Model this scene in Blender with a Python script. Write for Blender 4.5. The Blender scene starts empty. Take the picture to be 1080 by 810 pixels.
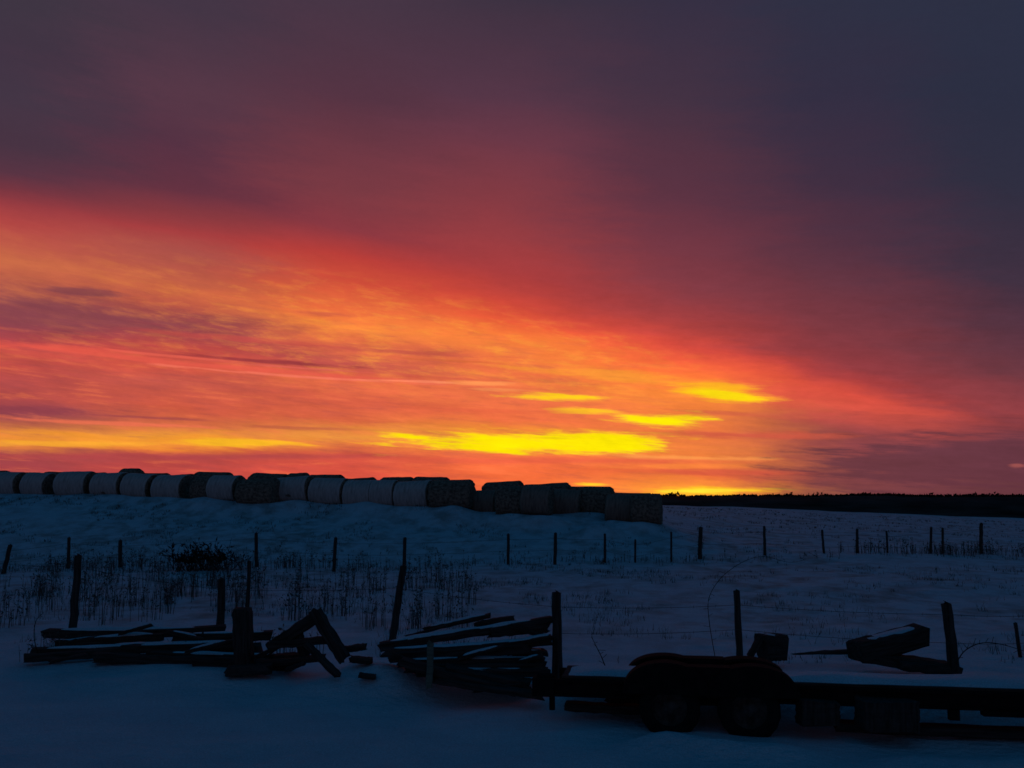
import bpy, bmesh, math, random
import numpy as np
from mathutils import Vector, Matrix, Euler, noise

rnd = random.Random(7)
R = math.radians
scene = bpy.context.scene
COL = scene.collection

# ------------------------------------------------------------------ camera geometry
W0, H0, F = 1080.0, 810.0, 960.0
EYE = Vector((0, 0, 2.65))
PITCH = math.atan(125 / F)
cp, sp = math.cos(PITCH), math.sin(PITCH)

def ray(px, row):
    c, s = (px - 540) / F, (405 - row) / F
    return Vector((c, cp - s * sp, sp + s * cp))

def at(px, row, depth):
    d = ray(px, row)
    return EYE + d * (depth / d.y)

def azel(px, row):
    d = ray(px, row).normalized()
    return math.degrees(math.atan2(d.x, d.y)), math.degrees(math.asin(d.z))

# ------------------------------------------------------------------ terrain height
TK = [-0.75, -0.56, -0.25, -0.06, 0.05, 0.16, 0.24, 0.35, 0.56, 0.80]
DK = [0, 10.2, 14, 20, 27, 34, 40, 46, 52, 60, 75, 100, 135, 180, 400, 3000]
ZT = np.array([
    # 0   9    14    20    27    34    40    46    52    60    75    100   135  180  400  3000
    [-.9, -.04, 0.18, 0.22, 0.22, 0.30, 1.30, 2.60, 3.40, 3.70, 3.7, 3.2, 2.6, 2.2, 1.0, -6],
    [-.9, -.04, 0.16, 0.20, 0.20, 0.28, 1.20, 2.45, 3.25, 3.50, 3.5, 3.0, 2.5, 2.2, 1.0, -6],
    [-.9, -.05, 0.15, 0.22, 0.25, 0.35, 1.25, 2.30, 2.90, 3.10, 3.1, 2.7, 2.4, 2.2, 1.0, -6],
    [-.9, -.05, 0.12, 0.22, 0.28, 0.42, 1.30, 2.20, 2.60, 2.70, 2.7, 2.5, 2.3, 2.2, 1.0, -6],
    [-.9, -.03, 0.08, 0.20, 0.30, 0.48, 1.30, 2.00, 2.30, 2.40, 2.4, 2.4, 2.3, 2.2, 1.0, -6],
    [-.9, -.02, 0.06, 0.18, 0.32, 0.55, 1.30, 1.70, 1.90, 2.00, 2.1, 2.2, 2.2, 2.0, 1.0, -6],
    [-.9, -.02, 0.04, 0.16, 0.34, 0.58, 0.95, 1.22, 1.40, 1.55, 1.75, 1.9, 2.0, 1.8, 1.0, -6],
    [-.9, -.03, 0.03, 0.14, 0.34, 0.60, 0.80, 0.95, 1.05, 1.12, 1.2, 1.3, 1.35, 1.4, 1.0, -6],
    [-.9, -.03, 0.03, 0.14, 0.34, 0.58, 0.66, 0.70, 0.70, 0.66, 0.6, 0.45, 0.25, .2, .4, -6],
    [-.9, -.03, 0.03, 0.14, 0.34, 0.58, 0.66, 0.70, 0.70, 0.66, 0.6, 0.45, 0.25, .2, .4, -6],
])

def _herm(xs, ys, x):
    if x <= xs[0]: return ys[0]
    if x >= xs[-1]: return ys[-1]
    i = 0
    while xs[i + 1] < x: i += 1
    h = xs[i + 1] - xs[i]; u = (x - xs[i]) / h
    sl = lambda k: (ys[k + 1] - ys[k]) / (xs[k + 1] - xs[k])
    def m(k):
        if k == 0: return sl(0)
        if k == len(xs) - 1: return sl(k - 1)
        a, b = sl(k - 1), sl(k)
        return 0 if a * b <= 0 else 2 * a * b / (a + b)
    m0, m1 = m(i) * h, m(i + 1) * h
    return ((2*u**3 - 3*u*u + 1) * ys[i] + (u**3 - 2*u*u + u) * m0 + (-2*u**3 + 3*u*u) * ys[i + 1] + (u**3 - u*u) * m1)

_cols = {}
FIT = []              # (x, y, correction) so that every bale stands in the snow
MOUNDS = []           # (x, y, rx, ry, h)
def ground(x, y, detail=True):
    D = max(0.0, y)
    t = x / max(y, 9.0)
    if t <= TK[0]: z = _herm(DK, ZT[0], D)
    elif t >= TK[-1]: z = _herm(DK, ZT[-1], D)
    else:
        i = 0
        while TK[i + 1] < t: i += 1
        u = (t - TK[i]) / (TK[i + 1] - TK[i])
        z = _herm(DK, ZT[i], D) * (1 - u) + _herm(DK, ZT[i + 1], D) * u
    if detail:
        a = min(1.0, max(0.25, D / 30))
        z += a * 0.16 * noise.noise(Vector((x * 0.13, y * 0.17, 3.1)))
        z += 0.045 * noise.noise(Vector((x * 0.5, y * 0.8, 7.7)))
        if abs(x) < 60 and -5 < y < 90:
            z += 0.022 * noise.noise(Vector((x * 1.6, y * 2.6, 1.2))) + 0.010 * noise.noise(Vector((x * 4.1, y * 5.5, 2.2)))
    if FIT and 36 < y < 60:
        sw = 1e-4; sr = 0
        for bx, by, r in FIT:
            w = math.exp(-(((x - bx) / 1.5) ** 2 + ((y - by) / 1.5) ** 2)); sw += w; sr += w * r
        q = min(1.0, sw * 1.1)
        z += sr / sw * q
    for mx, my, rx, ry, h in MOUNDS:
        q = ((x - mx) / rx) ** 2 + ((y - my) / ry) ** 2
        if q < 6: z += h * math.exp(-q)
    return z

def mound(px, depth, rx, ry, h):
    p = at(px, 700, depth); MOUNDS.append((p.x, depth, rx, ry, h))

mound(215, 13.3, 1.2, .45, .12); mound(384, 13.2, .6, .55, .30); mound(415, 12.75, .45, .42, .20); mound(462, 12.5, .4, .35, .10); mound(470, 12.3, .8, .3, -.06)
mound(703, 10.3, .42, .25, .15); mound(800, 10.2, .55, .2, .08); mound(640, 10.7, .5, .3, -.03); mound(880, 10.0, .9, .3, -.04)
mound(1000, 10.3, 1.0, .28, -.06); mound(890, 13.2, 1.0, .5, .12); mound(40, 15.5, 1.2, 1.0, .12)
mound(640, 12.25, .9, .3, .22); mound(760, 12.2, 1.2, .3, .22); mound(900, 11.9, 1.2, .3, .24); mound(1040, 11.7, 1.4, .3, .24); mound(120, 14.3, 1.6, .4, .10); mound(755, 10.2, .25, .15, .07); mound(830, 10.1, .3, .15, .06); mound(610, 10.8, .3, .2, .07); mound(960, 9.95, .4, .2, .05); mound(100, 13.0, .5, .2, .07); mound(330, 12.8, .4, .2, .07); mound(430, 12.1, .4, .2, .06); mound(556, 12.75, .5, .25, .12); mound(520, 12.95, .7, .25, .13); mound(440, 12.9, .5, .25, .1); mound(200, 13.9, 1.6, .25, .09); mound(470, 13.9, .8, .35, .16); mound(535, 13.9, .7, .35, .26)  # includes drifts added behind trailer and in heaps to block low sunset light
mound(55, 47.2, 3.0, 1.3, .22); mound(165, 45.5, 2.6, 1.0, .12); mound(632, 39.0, .9, .8, .42); mound(420, 42.8, 3, 1, .12)
mound(480, 42.0, 1.3, .8, .2)

# ------------------------------------------------------------------ helpers
def link(o, parent=None):
    COL.objects.link(o)
    if parent is not None: o.parent = parent
    return o

def mesh_obj(name, verts, faces, mat, parent=None, smooth=False, mats=None, mids=None):
    me = bpy.data.meshes.new(name)
    me.from_pydata([tuple(v) for v in verts], [], faces)
    for m in (mats or [mat]): me.materials.append(m)
    if mids is not None: me.polygons.foreach_set('material_index', mids)
    if smooth: me.polygons.foreach_set('use_smooth', [True] * len(me.polygons))
    me.update()
    return link(bpy.data.objects.new(name, me), parent)

def tag(o, label, cat, group=None):
    o['label'] = label; o['category'] = cat
    if group: o['group'] = group
    return o

def empty(name, loc, rz=0.0):
    o = bpy.data.objects.new(name, None); o.location = loc; o.rotation_euler = (0, 0, rz); o.empty_display_size = .2
    return link(o)

class MB:
    def __init__(s): s.v = []; s.f = []; s.m = []
    def add(s, vs, fs, mi=0):
        b = len(s.v); s.v += [Vector(v) for v in vs]; s.f += [tuple(i + b for i in f) for f in fs]; s.m += [mi] * len(fs)
    def box(s, c, size, mi=0, rot=None):
        x, y, z = (k / 2 for k in size); c = Vector(c)
        bv = min(size) * .08
        vs = []
        for dz in (-1, 1):
            for dx, dy in ((-1, -1), (1, -1), (1, 1), (-1, 1)):
                v = Vector((dx * x, dy * y, dz * z))
                vs.append(c + (rot @ v if rot else v))
        s.add(vs, [(3, 2, 1, 0), (4, 5, 6, 7), (0, 1, 5, 4), (1, 2, 6, 5), (2, 3, 7, 6), (3, 0, 4, 7)], mi)
    def tube(s, pts, r, n=6, mi=0, cap=True):
        pts = [Vector(p) for p in pts]; rs = r if isinstance(r, (list, tuple)) else [r] * len(pts)
        vs = []; fs = []
        for i, p in enumerate(pts):
            d = (pts[min(i + 1, len(pts) - 1)] - pts[max(i - 1, 0)]).normalized()
            a = d.cross(Vector((0, 0, 1)) if abs(d.z) < .9 else Vector((1, 0, 0))).normalized(); b = d.cross(a)
            for k in range(n):
                q = 2 * math.pi * k / n
                vs.append(p + (a * math.cos(q) + b * math.sin(q)) * rs[i])
        for i in range(len(pts) - 1):
            for k in range(n):
                fs.append((i*n + k, i*n + (k+1) % n, (i+1)*n + (k+1) % n, (i+1)*n + k))
        if cap:
            fs.append(tuple(range(n))[::-1]); fs.append(tuple((len(pts)-1)*n + k for k in range(n)))
        s.add(vs, fs, mi)
    def build(s, name, mat, parent=None, smooth=False, mats=None):
        return mesh_obj(name, s.v, s.f, mat, parent, smooth, mats, s.m if mats else None)

# ------------------------------------------------------------------ materials
def new_mat(name):
    m = bpy.data.materials.new(name); m.use_nodes = True
    nt = m.node_tree; b = nt.nodes['Principled BSDF']
    return m, nt, b

def noise_mat(name, c1, c2, scale=(4, 4, 4), rough=.8, bump=.3, detail=5, coord='Object', lo=.35, hi=.65, metallic=0, dist=.02):
    m, nt, b = new_mat(name)
    tc = nt.nodes.new('ShaderNodeTexCoord'); mp = nt.nodes.new('ShaderNodeMapping'); mp.inputs['Scale'].default_value = scale
    n = nt.nodes.new('ShaderNodeTexNoise'); n.inputs['Scale'].default_value = 1; n.inputs['Detail'].default_value = detail; n.inputs['Roughness'].default_value = .6
    cr = nt.nodes.new('ShaderNodeValToRGB'); cr.color_ramp.elements[0].position = lo; cr.color_ramp.elements[1].position = hi
    cr.color_ramp.elements[0].color = (*c1, 1); cr.color_ramp.elements[1].color = (*c2, 1)
    bp = nt.nodes.new('ShaderNodeBump'); bp.inputs['Strength'].default_value = bump; bp.inputs['Distance'].default_value = dist
    L = nt.links.new
    L(tc.outputs[coord], mp.inputs['Vector']); L(mp.outputs[0], n.inputs['Vector']); L(n.outputs['Fac'], cr.inputs[0])
    L(cr.outputs[0], b.inputs['Base Color']); L(n.outputs['Fac'], bp.inputs['Height']); L(bp.outputs[0], b.inputs['Normal'])
    b.inputs['Roughness'].default_value = rough; b.inputs['Metallic'].default_value = metallic
    if 'Specular IOR Level' in b.inputs: b.inputs['Specular IOR Level'].default_value = .05
    return m

M = {}
M['wood'] = noise_mat('weathered_wood', (.028, .024, .022), (.075, .066, .06), (2.2, 30, 30), .9, .6)
M['wood_post'] = noise_mat('post_wood', (.03, .026, .024), (.08, .072, .066), (28, 28, 2), .9, .6)
M['green_wood'] = noise_mat('treated_wood', (.10, .13, .10), (.17, .20, .15), (25, 25, 3), .85, .4)
M['straw'] = noise_mat('straw_end', (.09, .066, .05), (.32, .235, .17), (9, 9, 9), .95, .8)
M['wrap'] = noise_mat('net_wrap', (.36, .31, .28), (.66, .58, .53), (14, 2.2, 2.2), .8, .5, lo=.3, hi=.7)
M['aged_wrap'] = noise_mat('aged_net_wrap', (.16, .11, .085), (.36, .26, .20), (14, 2.2, 2.2), .85, .5, lo=.3, hi=.7)
M['steel'] = noise_mat('rusty_steel', (.010, .009, .010), (.024, .018, .016), (6, 6, 6), .95, .2)
M['rubber'] = noise_mat('tyre_rubber', (.012, .012, .012), (.022, .022, .022), (9, 9, 9), .9, .2)
M['rim'] = noise_mat('wheel_steel', (.02, .018, .016), (.10, .09, .08), (8, 8, 8), .5, .1)
M['wire'] = noise_mat('wire_steel', (.05, .045, .04), (.09, .08, .07), (8, 8, 8), .6, .1)
M['weed'] = noise_mat('dry_weed', (.04, .04, .036), (.15, .135, .11), (2, 2, 2), .95, 0)
M['brush'] = noise_mat('dark_brush', (.012, .011, .009), (.04, .032, .025), (.4, .4, .4), .95, 0)
M['hill'] = noise_mat('dead_grass', (.018, .014, .012), (.085, .06, .05), (.10, .10, .8), .95, .6, dist=.4)

def snow_mat(name, field):
    m, nt, b = new_mat(name); L = nt.links.new; N = nt.nodes.new
    tc = N('ShaderNodeTexCoord')
    def nz(scale, detail, vs=(1, 1, 1)):
        mp = N('ShaderNodeMapping'); mp.inputs['Scale'].default_value = vs
        n = N('ShaderNodeTexNoise'); n.inputs['Scale'].default_value = scale; n.inputs['Detail'].default_value = detail
        n.inputs['Roughness'].default_value = .62
        L(tc.outputs['Object'], mp.inputs['Vector']); L(mp.outputs[0], n.inputs['Vector']); return n.outputs['Fac']
    a = nz(.9, 6, (1, 1.6, 1)); f = nz(9, 6, (1, 1.3, 1))
    cr = N('ShaderNodeValToRGB'); e = cr.color_ramp.elements
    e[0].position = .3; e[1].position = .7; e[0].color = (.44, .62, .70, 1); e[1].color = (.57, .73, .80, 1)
    L(a, cr.inputs[0]); col = cr.outputs[0]
    if field:
        # dead stubble showing through the thin windblown snow of the slope beyond the near fence
        sx = N('ShaderNodeSeparateXYZ'); L(tc.outputs['Object'], sx.inputs[0])
        mr = N('ShaderNodeMapRange'); mr.inputs[1].default_value = 13; mr.inputs[2].default_value = 20; L(sx.outputs[1], mr.inputs[0])
        g = nz(1.3, 8, (1, .8, 1)); th = N('ShaderNodeMapRange'); th.inputs[1].default_value = .44; th.inputs[2].default_value = .66; L(g, th.inputs[0])
        g2 = nz(.16, 4, (1, .6, 1)); th2 = N('ShaderNodeMapRange'); th2.inputs[1].default_value = .25; th2.inputs[2].default_value = .55; L(g2, th2.inputs[0])
        mu = N('ShaderNodeMath'); mu.operation = 'MULTIPLY'; L(mr.outputs[0], mu.inputs[0]); L(th.outputs[0], mu.inputs[1])
        mu2 = N('ShaderNodeMath'); mu2.operation = 'MULTIPLY'; L(mu.outputs[0], mu2.inputs[0]); L(th2.outputs[0], mu2.inputs[1])
        mu3 = N('ShaderNodeMath'); mu3.operation = 'MULTIPLY'; L(mu2.outputs[0], mu3.inputs[0]); mu3.inputs[1].default_value = .8
        mx = N('ShaderNodeMix'); mx.data_type = 'RGBA'; L(mu3.outputs[0], mx.inputs[0]); L(col, mx.inputs[6]); mx.inputs[7].default_value = (.20, .22, .20, 1)
        col = mx.outputs[2]
    gr = nz(55, 2); gm = N('ShaderNodeMapRange'); gm.inputs[1].default_value = .3; gm.inputs[2].default_value = .7; gm.inputs[3].default_value = .80; gm.inputs[4].default_value = 1.12; L(gr, gm.inputs[0])
    sc_ = N('ShaderNodeVectorMath'); sc_.operation = 'SCALE'; L(col, sc_.inputs[0]); L(gm.outputs[0], sc_.inputs[3]); col = sc_.outputs[0]
    L(col, b.inputs['Base Color'])
    ad = N('ShaderNodeMath'); ad.operation = 'MULTIPLY_ADD'; L(f, ad.inputs[0]); ad.inputs[1].default_value = .35; L(a, ad.inputs[2])
    bp = N('ShaderNodeBump'); bp.inputs['Strength'].default_value = .9; bp.inputs['Distance'].default_value = .16
    L(ad.outputs[0], bp.inputs['Height']); L(bp.outputs[0], b.inputs['Normal'])
    b.inputs['Roughness'].default_value = .75
    if 'Specular IOR Level' in b.inputs: b.inputs['Specular IOR Level'].default_value = .15
    return m
M['snow'] = snow_mat('snow', True)
M['cap'] = snow_mat('snow_cover', False)

front = [  # left px, right px, top row, depth, unwrapped and dark
    (-38, -8, 498, 50.4, 0), (-6, 27, 496.5, 50, 0), (31, 56, 498, 49.6, 0), (66, 99, 496, 49.0, 0), (104, 133, 497.5, 48.4, 0), (136, 164, 499, 48.0, 0),
    (168, 199, 499.5, 47.5, 0), (209, 226, 501, 46.5, 1), (226, 254, 500, 46.2, 0), (256, 292, 503, 45.4, 1),
    (293, 329, 502, 46.0, 0), (332, 366, 503, 45.6, 0), (367, 394, 505, 45.2, 0), (395, 418, 505.5, 44.9, 0), (421, 455, 506, 44.6, 0),
    (457, 497, 505.5, 43.6, 1), (500, 524, 516, 44.0, 1), (526, 552, 511, 42.6, 1), (553, 580, 511, 42.0, 0), (584, 611, 514.5, 43.0, 1),
    (613, 642, 514, 43.2, 1), (641, 667, 520, 41.4, 1), (668, 695, 519.5, 40.6, 1)]
back = [(-20, 10, 496, 52.8), (14, 44, 497, 52.6), (47, 76, 497, 52.2), (84, 113, 497.5, 52.0), (131, 148, 492.8, 50.8), (152, 178, 498, 51), (180, 206, 499, 50.6), (207, 244, 496.6, 50),
        (266, 304, 498.2, 49.6), (306, 324, 497.5, 49.2), (326, 362, 499.3, 48.8), (366, 396, 503, 48.3), (403, 436, 501.6, 47.8), (438, 472, 501.4, 47.2),
        (513, 550, 506.5, 46.0), (552, 600, 509.0, 45.6), (600, 645, 511.5, 45.0), (648, 686, 518.2, 44.0)]
_f = []
for i, row_ in enumerate(front + back):
    l, r, t, D = row_[:4]; p = at((l + r) / 2, t, D)
    _f.append((p.x, D, p.z - 1.53 + .24 - ground(p.x, D)))
FIT += _f
_r = random.Random(3)
for l, r, t, D, dk in front:        # drifted snow along the foot of the row
    for q_ in (0, 1):
        p = at(_r.uniform(l, r), t, D - 1.0)
        MOUNDS.append((p.x, D - _r.uniform(.7, 1.3), _r.uniform(.5, 1.2), _r.uniform(.3, .6), _r.uniform(0, .17)))

# ------------------------------------------------------------------ ground sheet
def axis(spec):
    out = [spec[0][0]]
    for a, b, n in spec: out += [a + (b - a) * (k + 1) / n for k in range(n)]
    return out
xs = axis([(-2500, -600, 5), (-600, -120, 12), (-120, -45, 25), (-45, -12, 60), (-12, 12, 170), (12, 45, 60), (45, 120, 25), (120, 600, 16), (600, 2500, 5)])
ys = axis([(-1500, -100, 6), (-100, -10, 12), (-10, 6, 22), (6, 18, 120), (18, 55, 150), (55, 140, 60), (140, 400, 20), (400, 3000, 8)])
gv = [(x, y, ground(x, y)) for y in ys for x in xs]
nx = len(xs)
gf = [(j*nx + i, j*nx + i + 1, (j+1)*nx + i + 1, (j+1)*nx + i) for j in range(len(ys) - 1) for i in range(nx - 1)]
g = mesh_obj('snowy_ground', gv, gf, M['snow'], smooth=True); g['kind'] = 'structure'
g['label'] = 'snow covered field rising gently towards the bales'

# far dark ridge, a long low hill of dead grass behind the field
hv = []; hf = []; NH = 260
prof = [(0, -.4), (6, .45), (14, .9), (20, 1.0), (40, .7), (90, -.6)]
for i in range(NH + 1):
    px = 520 + (1900 - 520) * i / NH
    Yb = 134 + 2.5 * noise.noise(Vector((i * .07, 0, 0)))
    top = at(px, 522.8, Yb + 20).z
    top += .30 * noise.noise(Vector((i * .06, 5, 0))) + .16 * noise.noise(Vector((i * .3, 9, 0)))
    if px < 690: top -= (690 - px) / 170 * .8
    x0 = at(px, 520, 134).x
    zb = ground(x0, Yb)
    for d, k in prof:
        X = x0 * (Yb + d) / 134
        hv.append((X, Yb + d, zb + (top - zb) * k if k > 0 else zb + k * 2))
n_ = len(prof)
for i in range(NH):
    for k in range(n_ - 1): hf.append((i*n_ + k, (i+1)*n_ + k, (i+1)*n_ + k + 1, i*n_ + k + 1))
o = mesh_obj('hill', hv, hf, M['hill'], smooth=True); o['kind'] = 'structure'; o['label'] = 'long low dark hill on the horizon beyond the snowy field'

def blade(mb, p, h, w, lean, ang, seg=2):
    """one flat tapering dry stalk"""
    d = Vector((math.cos(ang), math.sin(ang), 0)); s = Vector((-d.y, d.x, 0)) * w * .5
    vs = []
    for k in range(seg + 1):
        u = k / seg; c = p + Vector((0, 0, h * u)) + d * (lean * h * u * u)
        ww = 1 - .75 * u
        vs += [c - s * ww, c + s * ww]
    fs = [(2*k, 2*k+1, 2*k+3, 2*k+2) for k in range(seg)]
    mb.add(vs, fs)

mb = MB()       # brush along the crest: a far-off mass
for i in range(9000):
    fi = rnd.uniform(0, NH - 1); k0 = int(fi); u = fi - k0
    a = Vector(hv[k0 * n_ + 3]).lerp(Vector(hv[(k0 + 1) * n_ + 3]), u)
    clump_ = noise.noise(Vector((fi * .35, 2.2, 0))) + .6 * noise.noise(Vector((fi * 1.3, 8, 0)))
    h = .10 + max(0, clump_) * .75
    c = a + Vector((rnd.uniform(-.5, .5), rnd.uniform(-5, 2), 0)); c.z += rnd.uniform(-.25, 1) * rnd.random() ** .5 * h - .05
    e = Euler((rnd.uniform(0, 6), rnd.uniform(0, 6), rnd.uniform(0, 6))).to_matrix(); q = rnd.uniform(.10, .30)
    mb.add([c + e @ Vector((-q, -q*.5, 0)), c + e @ Vector((q, -q*.6, 0)), c + e @ Vector((q*.2, q, q*.3))], [(0, 1, 2)])
o = mb.build('brush', M['brush']); o['kind'] = 'stuff'; o['label'] = 'dark bushes massed along the crest of the far hill'

# ------------------------------------------------------------------ hay bales
ORD = 'first second third fourth fifth sixth seventh eighth ninth tenth eleventh twelfth thirteenth fourteenth fifteenth sixteenth seventeenth eighteenth nineteenth twentieth'.split() + \
      ['twenty-' + w for w in 'first second third fourth fifth sixth seventh eighth ninth'.split()]

def bale_meshes(Rr, Ln, seed):
    """round bale with its axis along local x: straw core with bulging ends + wrap shell round the side"""
    n = 40; r0 = random.Random(seed)
    def rad(q, x, base):
        r = base * (1 + .05 * noise.noise(Vector((math.cos(q) * 1.2, math.sin(q) * 1.2, x * .8 + seed * 3.3))) + .022 * noise.noise(Vector((math.cos(q) * 4, math.sin(q) * 4, x * 3 + seed))))
        if math.sin(q) > 0: r *= 1 - .05 * math.sin(q) ** 2
        if math.sin(q) < -.72: r *= 1 - .10 * (-.72 - math.sin(q)) / .28       # sits flat on its belly
        return r
    # core
    rings = [(-Ln/2 + .01, .30), (-Ln/2 - .015, .62), (-Ln/2, .90), (-Ln/2 + .04, .965), (Ln/2 - .04, .965), (Ln/2, .90), (Ln/2 + .015, .62), (Ln/2 + .01, .30)]
    v = []; f = []
    for x, k in rings:
        for i in range(n):
            q = 2 * math.pi * i / n; r = rad(q, x, Rr) * k
            v.append((x + r0.uniform(-.03, .03), math.cos(q) * r, math.sin(q) * r))
    for j in range(len(rings) - 1):
        for i in range(n): f.append((j*n + i, j*n + (i+1) % n, (j+1)*n + (i+1) % n, (j+1)*n + i))
    f.append(tuple(range(n))[::-1]); f.append(tuple((len(rings)-1)*n + i for i in range(n)))
    # wrap
    xs_ = [-Ln/2 + .05, -Ln/2 + .055] + [-Ln/2 + .08 + (Ln - .16) * k / 6 for k in range(7)] + [Ln/2 - .055, Ln/2 - .05]
    ks = [.97, 1.0] + [1.012 + .006 * math.sin(k * 1.7 + seed) for k in range(7)] + [1.0, .97]
    wv = []; wf = []
    for x, k in zip(xs_, ks):
        for i in range(n):
            q = 2 * math.pi * i / n; r = rad(q, x, Rr) * k * (1 + .006 * r0.uniform(-1, 1))
            wv.append((x, math.cos(q) * r, math.sin(q) * r))
    for j in range(len(xs_) - 1):
        for i in range(n): wf.append((j*n + i, j*n + (i+1) % n, (j+1)*n + (i+1) % n, (j+1)*n + i))
    return v, f, wv, wf

def mk_mesh(name, v, f, mat):
    me = bpy.data.meshes.new(name); me.from_pydata(v, [], f); me.materials.append(mat)
    me.polygons.foreach_set('use_smooth', [True] * len(me.polygons)); me.update(); return me

protos = []
for s in range(6):
    v, f, wv, wf = bale_meshes(.76, 1.5, s + 1)
    protos.append((mk_mesh('hay_bale', v, f, M['straw']), mk_mesh('net_wrap', wv, wf, M['wrap'])))

def bale(pl, pr, top, D, label, group, yaw=0.0, seed=0, dark=False):
    """bale seen from pixel column pl to pr with its top at row top"""
    c = at((pl + pr) / 2, top, D)
    Rr = .76 * (1 + .05 * math.sin(seed * 2.3))
    ln = max(.9, (pr - pl) / F * D / math.cos(yaw - 0) * .98)
    core, wrap = protos[seed % 6]
    o = link(bpy.data.objects.new('hay_bale', core))
    o.location = (c.x, c.y, c.z - Rr * 1.012)
    gz = ground(c.x, D) + Rr * .80
    k = Rr / .76
    o.scale = (ln / 1.5, k * rnd.uniform(1.0, 1.08), k * rnd.uniform(.95, 1.02))
    o.rotation_euler = (rnd.uniform(-.08, .08), rnd.uniform(-.06, .06), yaw)
    w = link(bpy.data.objects.new('net_wrap', wrap), o)
    if dark: w.data = wrap.copy(); w.data.materials[0] = M['straw'] if dark is True else M[dark]
    tag(o, label, 'hay bale', group)
    return o

GF, GB = 'round hay bales in the front row on the slope', 'round hay bales in the rear row on the slope'
desc = {0: 'pale net-wrapped', 1: 'dark weathered'}
special = {22: 'dark weathered hay bale nearest the far hill, ending the row at its low side',
           21: 'dark weathered hay bale beside the last one at the low end of the row',
           16: 'low dark hay bale seen in the notch of the front row against the bright sky',
           9: 'dark hay bale standing forward between two pale wrapped ones in the front row',
           15: 'large dark hay bale just before the notch in the front row',
           7: 'narrow dark hay bale, the leftmost unwrapped one of the front row',
           18: 'brownish net-wrapped hay bale, third one past the notch in the front row'}
for i, (l, r, t, D, dk) in enumerate(front):
    lab = special.get(i) or f'{desc[dk]} round hay bale, {ORD[max(0, i - 1)]} of the front row from the left'
    if i == 0: continue
    yaw = -.22 + rnd.uniform(-.06, .06)
    bale(l - 1.5, r + 2, t, D, lab, GF, yaw, i, 'aged_wrap' if i in (16, 18, 19, 21) else bool(dk))
bl = {4: 'dark hay bale poking up highest behind the fourth and fifth front bales'}
for i, (l, r, t, D) in enumerate(back):
    lab = bl.get(i) or f'dark hay bale top of the rear row, {ORD[i]} from the left, behind the front row'
    bale(l, r, t, D, lab, GB, -.30 + rnd.uniform(-.08, .08), i + 3, True)

# ------------------------------------------------------------------ fence posts
def post(px, top, D, wpx, label, group, lean_px=0.0, name='fence_post', sides=8, seed=0, mat='wood_post', bury=.3, z0=None):
    """round weathered post: its foot in the snow below pixel column px, its top at row top; lean_px moves the top sideways"""
    x0 = at(px, 600, D).x; zb = ground(x0, D) if z0 is None else z0
    tp = at(px + lean_px, top, D)
    mb = MB(); r = wpx / F * D / 2; rr = random.Random(seed + int(px))
    loc = Vector((x0, D, zb)); b = Vector((0, 0, -bury)) - (tp - loc).normalized() * 0 ; t = tp - loc
    pts = []; rs = []
    for k in range(9):
        u = k / 8; p = b.lerp(t, u) + Vector((rr.uniform(-.12, .12) * r, rr.uniform(-.12, .12) * r, 0)); pts.append(p); rs.append(r * (1.06 - .12 * u + rr.uniform(-.06, .06)))
    pts.append(pts[-1] + Vector((r * .15, 0, r * .25))); rs.append(r * .7)
    mb.tube(pts, rs, sides)
    o = mb.build(name, M[mat], None, smooth=False); o.location = loc
    return tag(o, label, 'fence post', group)

GN, GX = 'weathered posts of the near fence', 'posts of the far fence at the foot of the slope'
near_posts = [
    (80, 586, 17.5, 8.0, 'crooked weathered wooden post standing alone behind the left end of the timber heap', 3),
    (235, 611, 15.6, 8.5, 'short thick weathered post just beside the broad upright stub in the left heap', -1),
    (262, 592, 17.0, 4.2, 'thin tall steel-like post rising behind the broad stub in the left heap', 1),
    (412, 597, 16.2, 7.5, 'leaning weathered post between the two timber heaps, tilted to the right', 13),
    (587, 625, 13.0, 10.5, 'thick upright post at the right end of the stacked planks', 0),
    (778, 623, 13.4, 7.2, 'slender tapering post rising behind the trailer fenders', -1),
    (1002, 637, 13.8, 11.5, 'thick post with a slight lean beside the tilted snowy slab', -4),
    (1071, 657, 15.5, 4.0, 'thin short stake at the right edge beyond the thick post', 0)]
for px, top, D, w, lab, ln in near_posts: post(px, top, D, w, lab, GN, ln)
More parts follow.
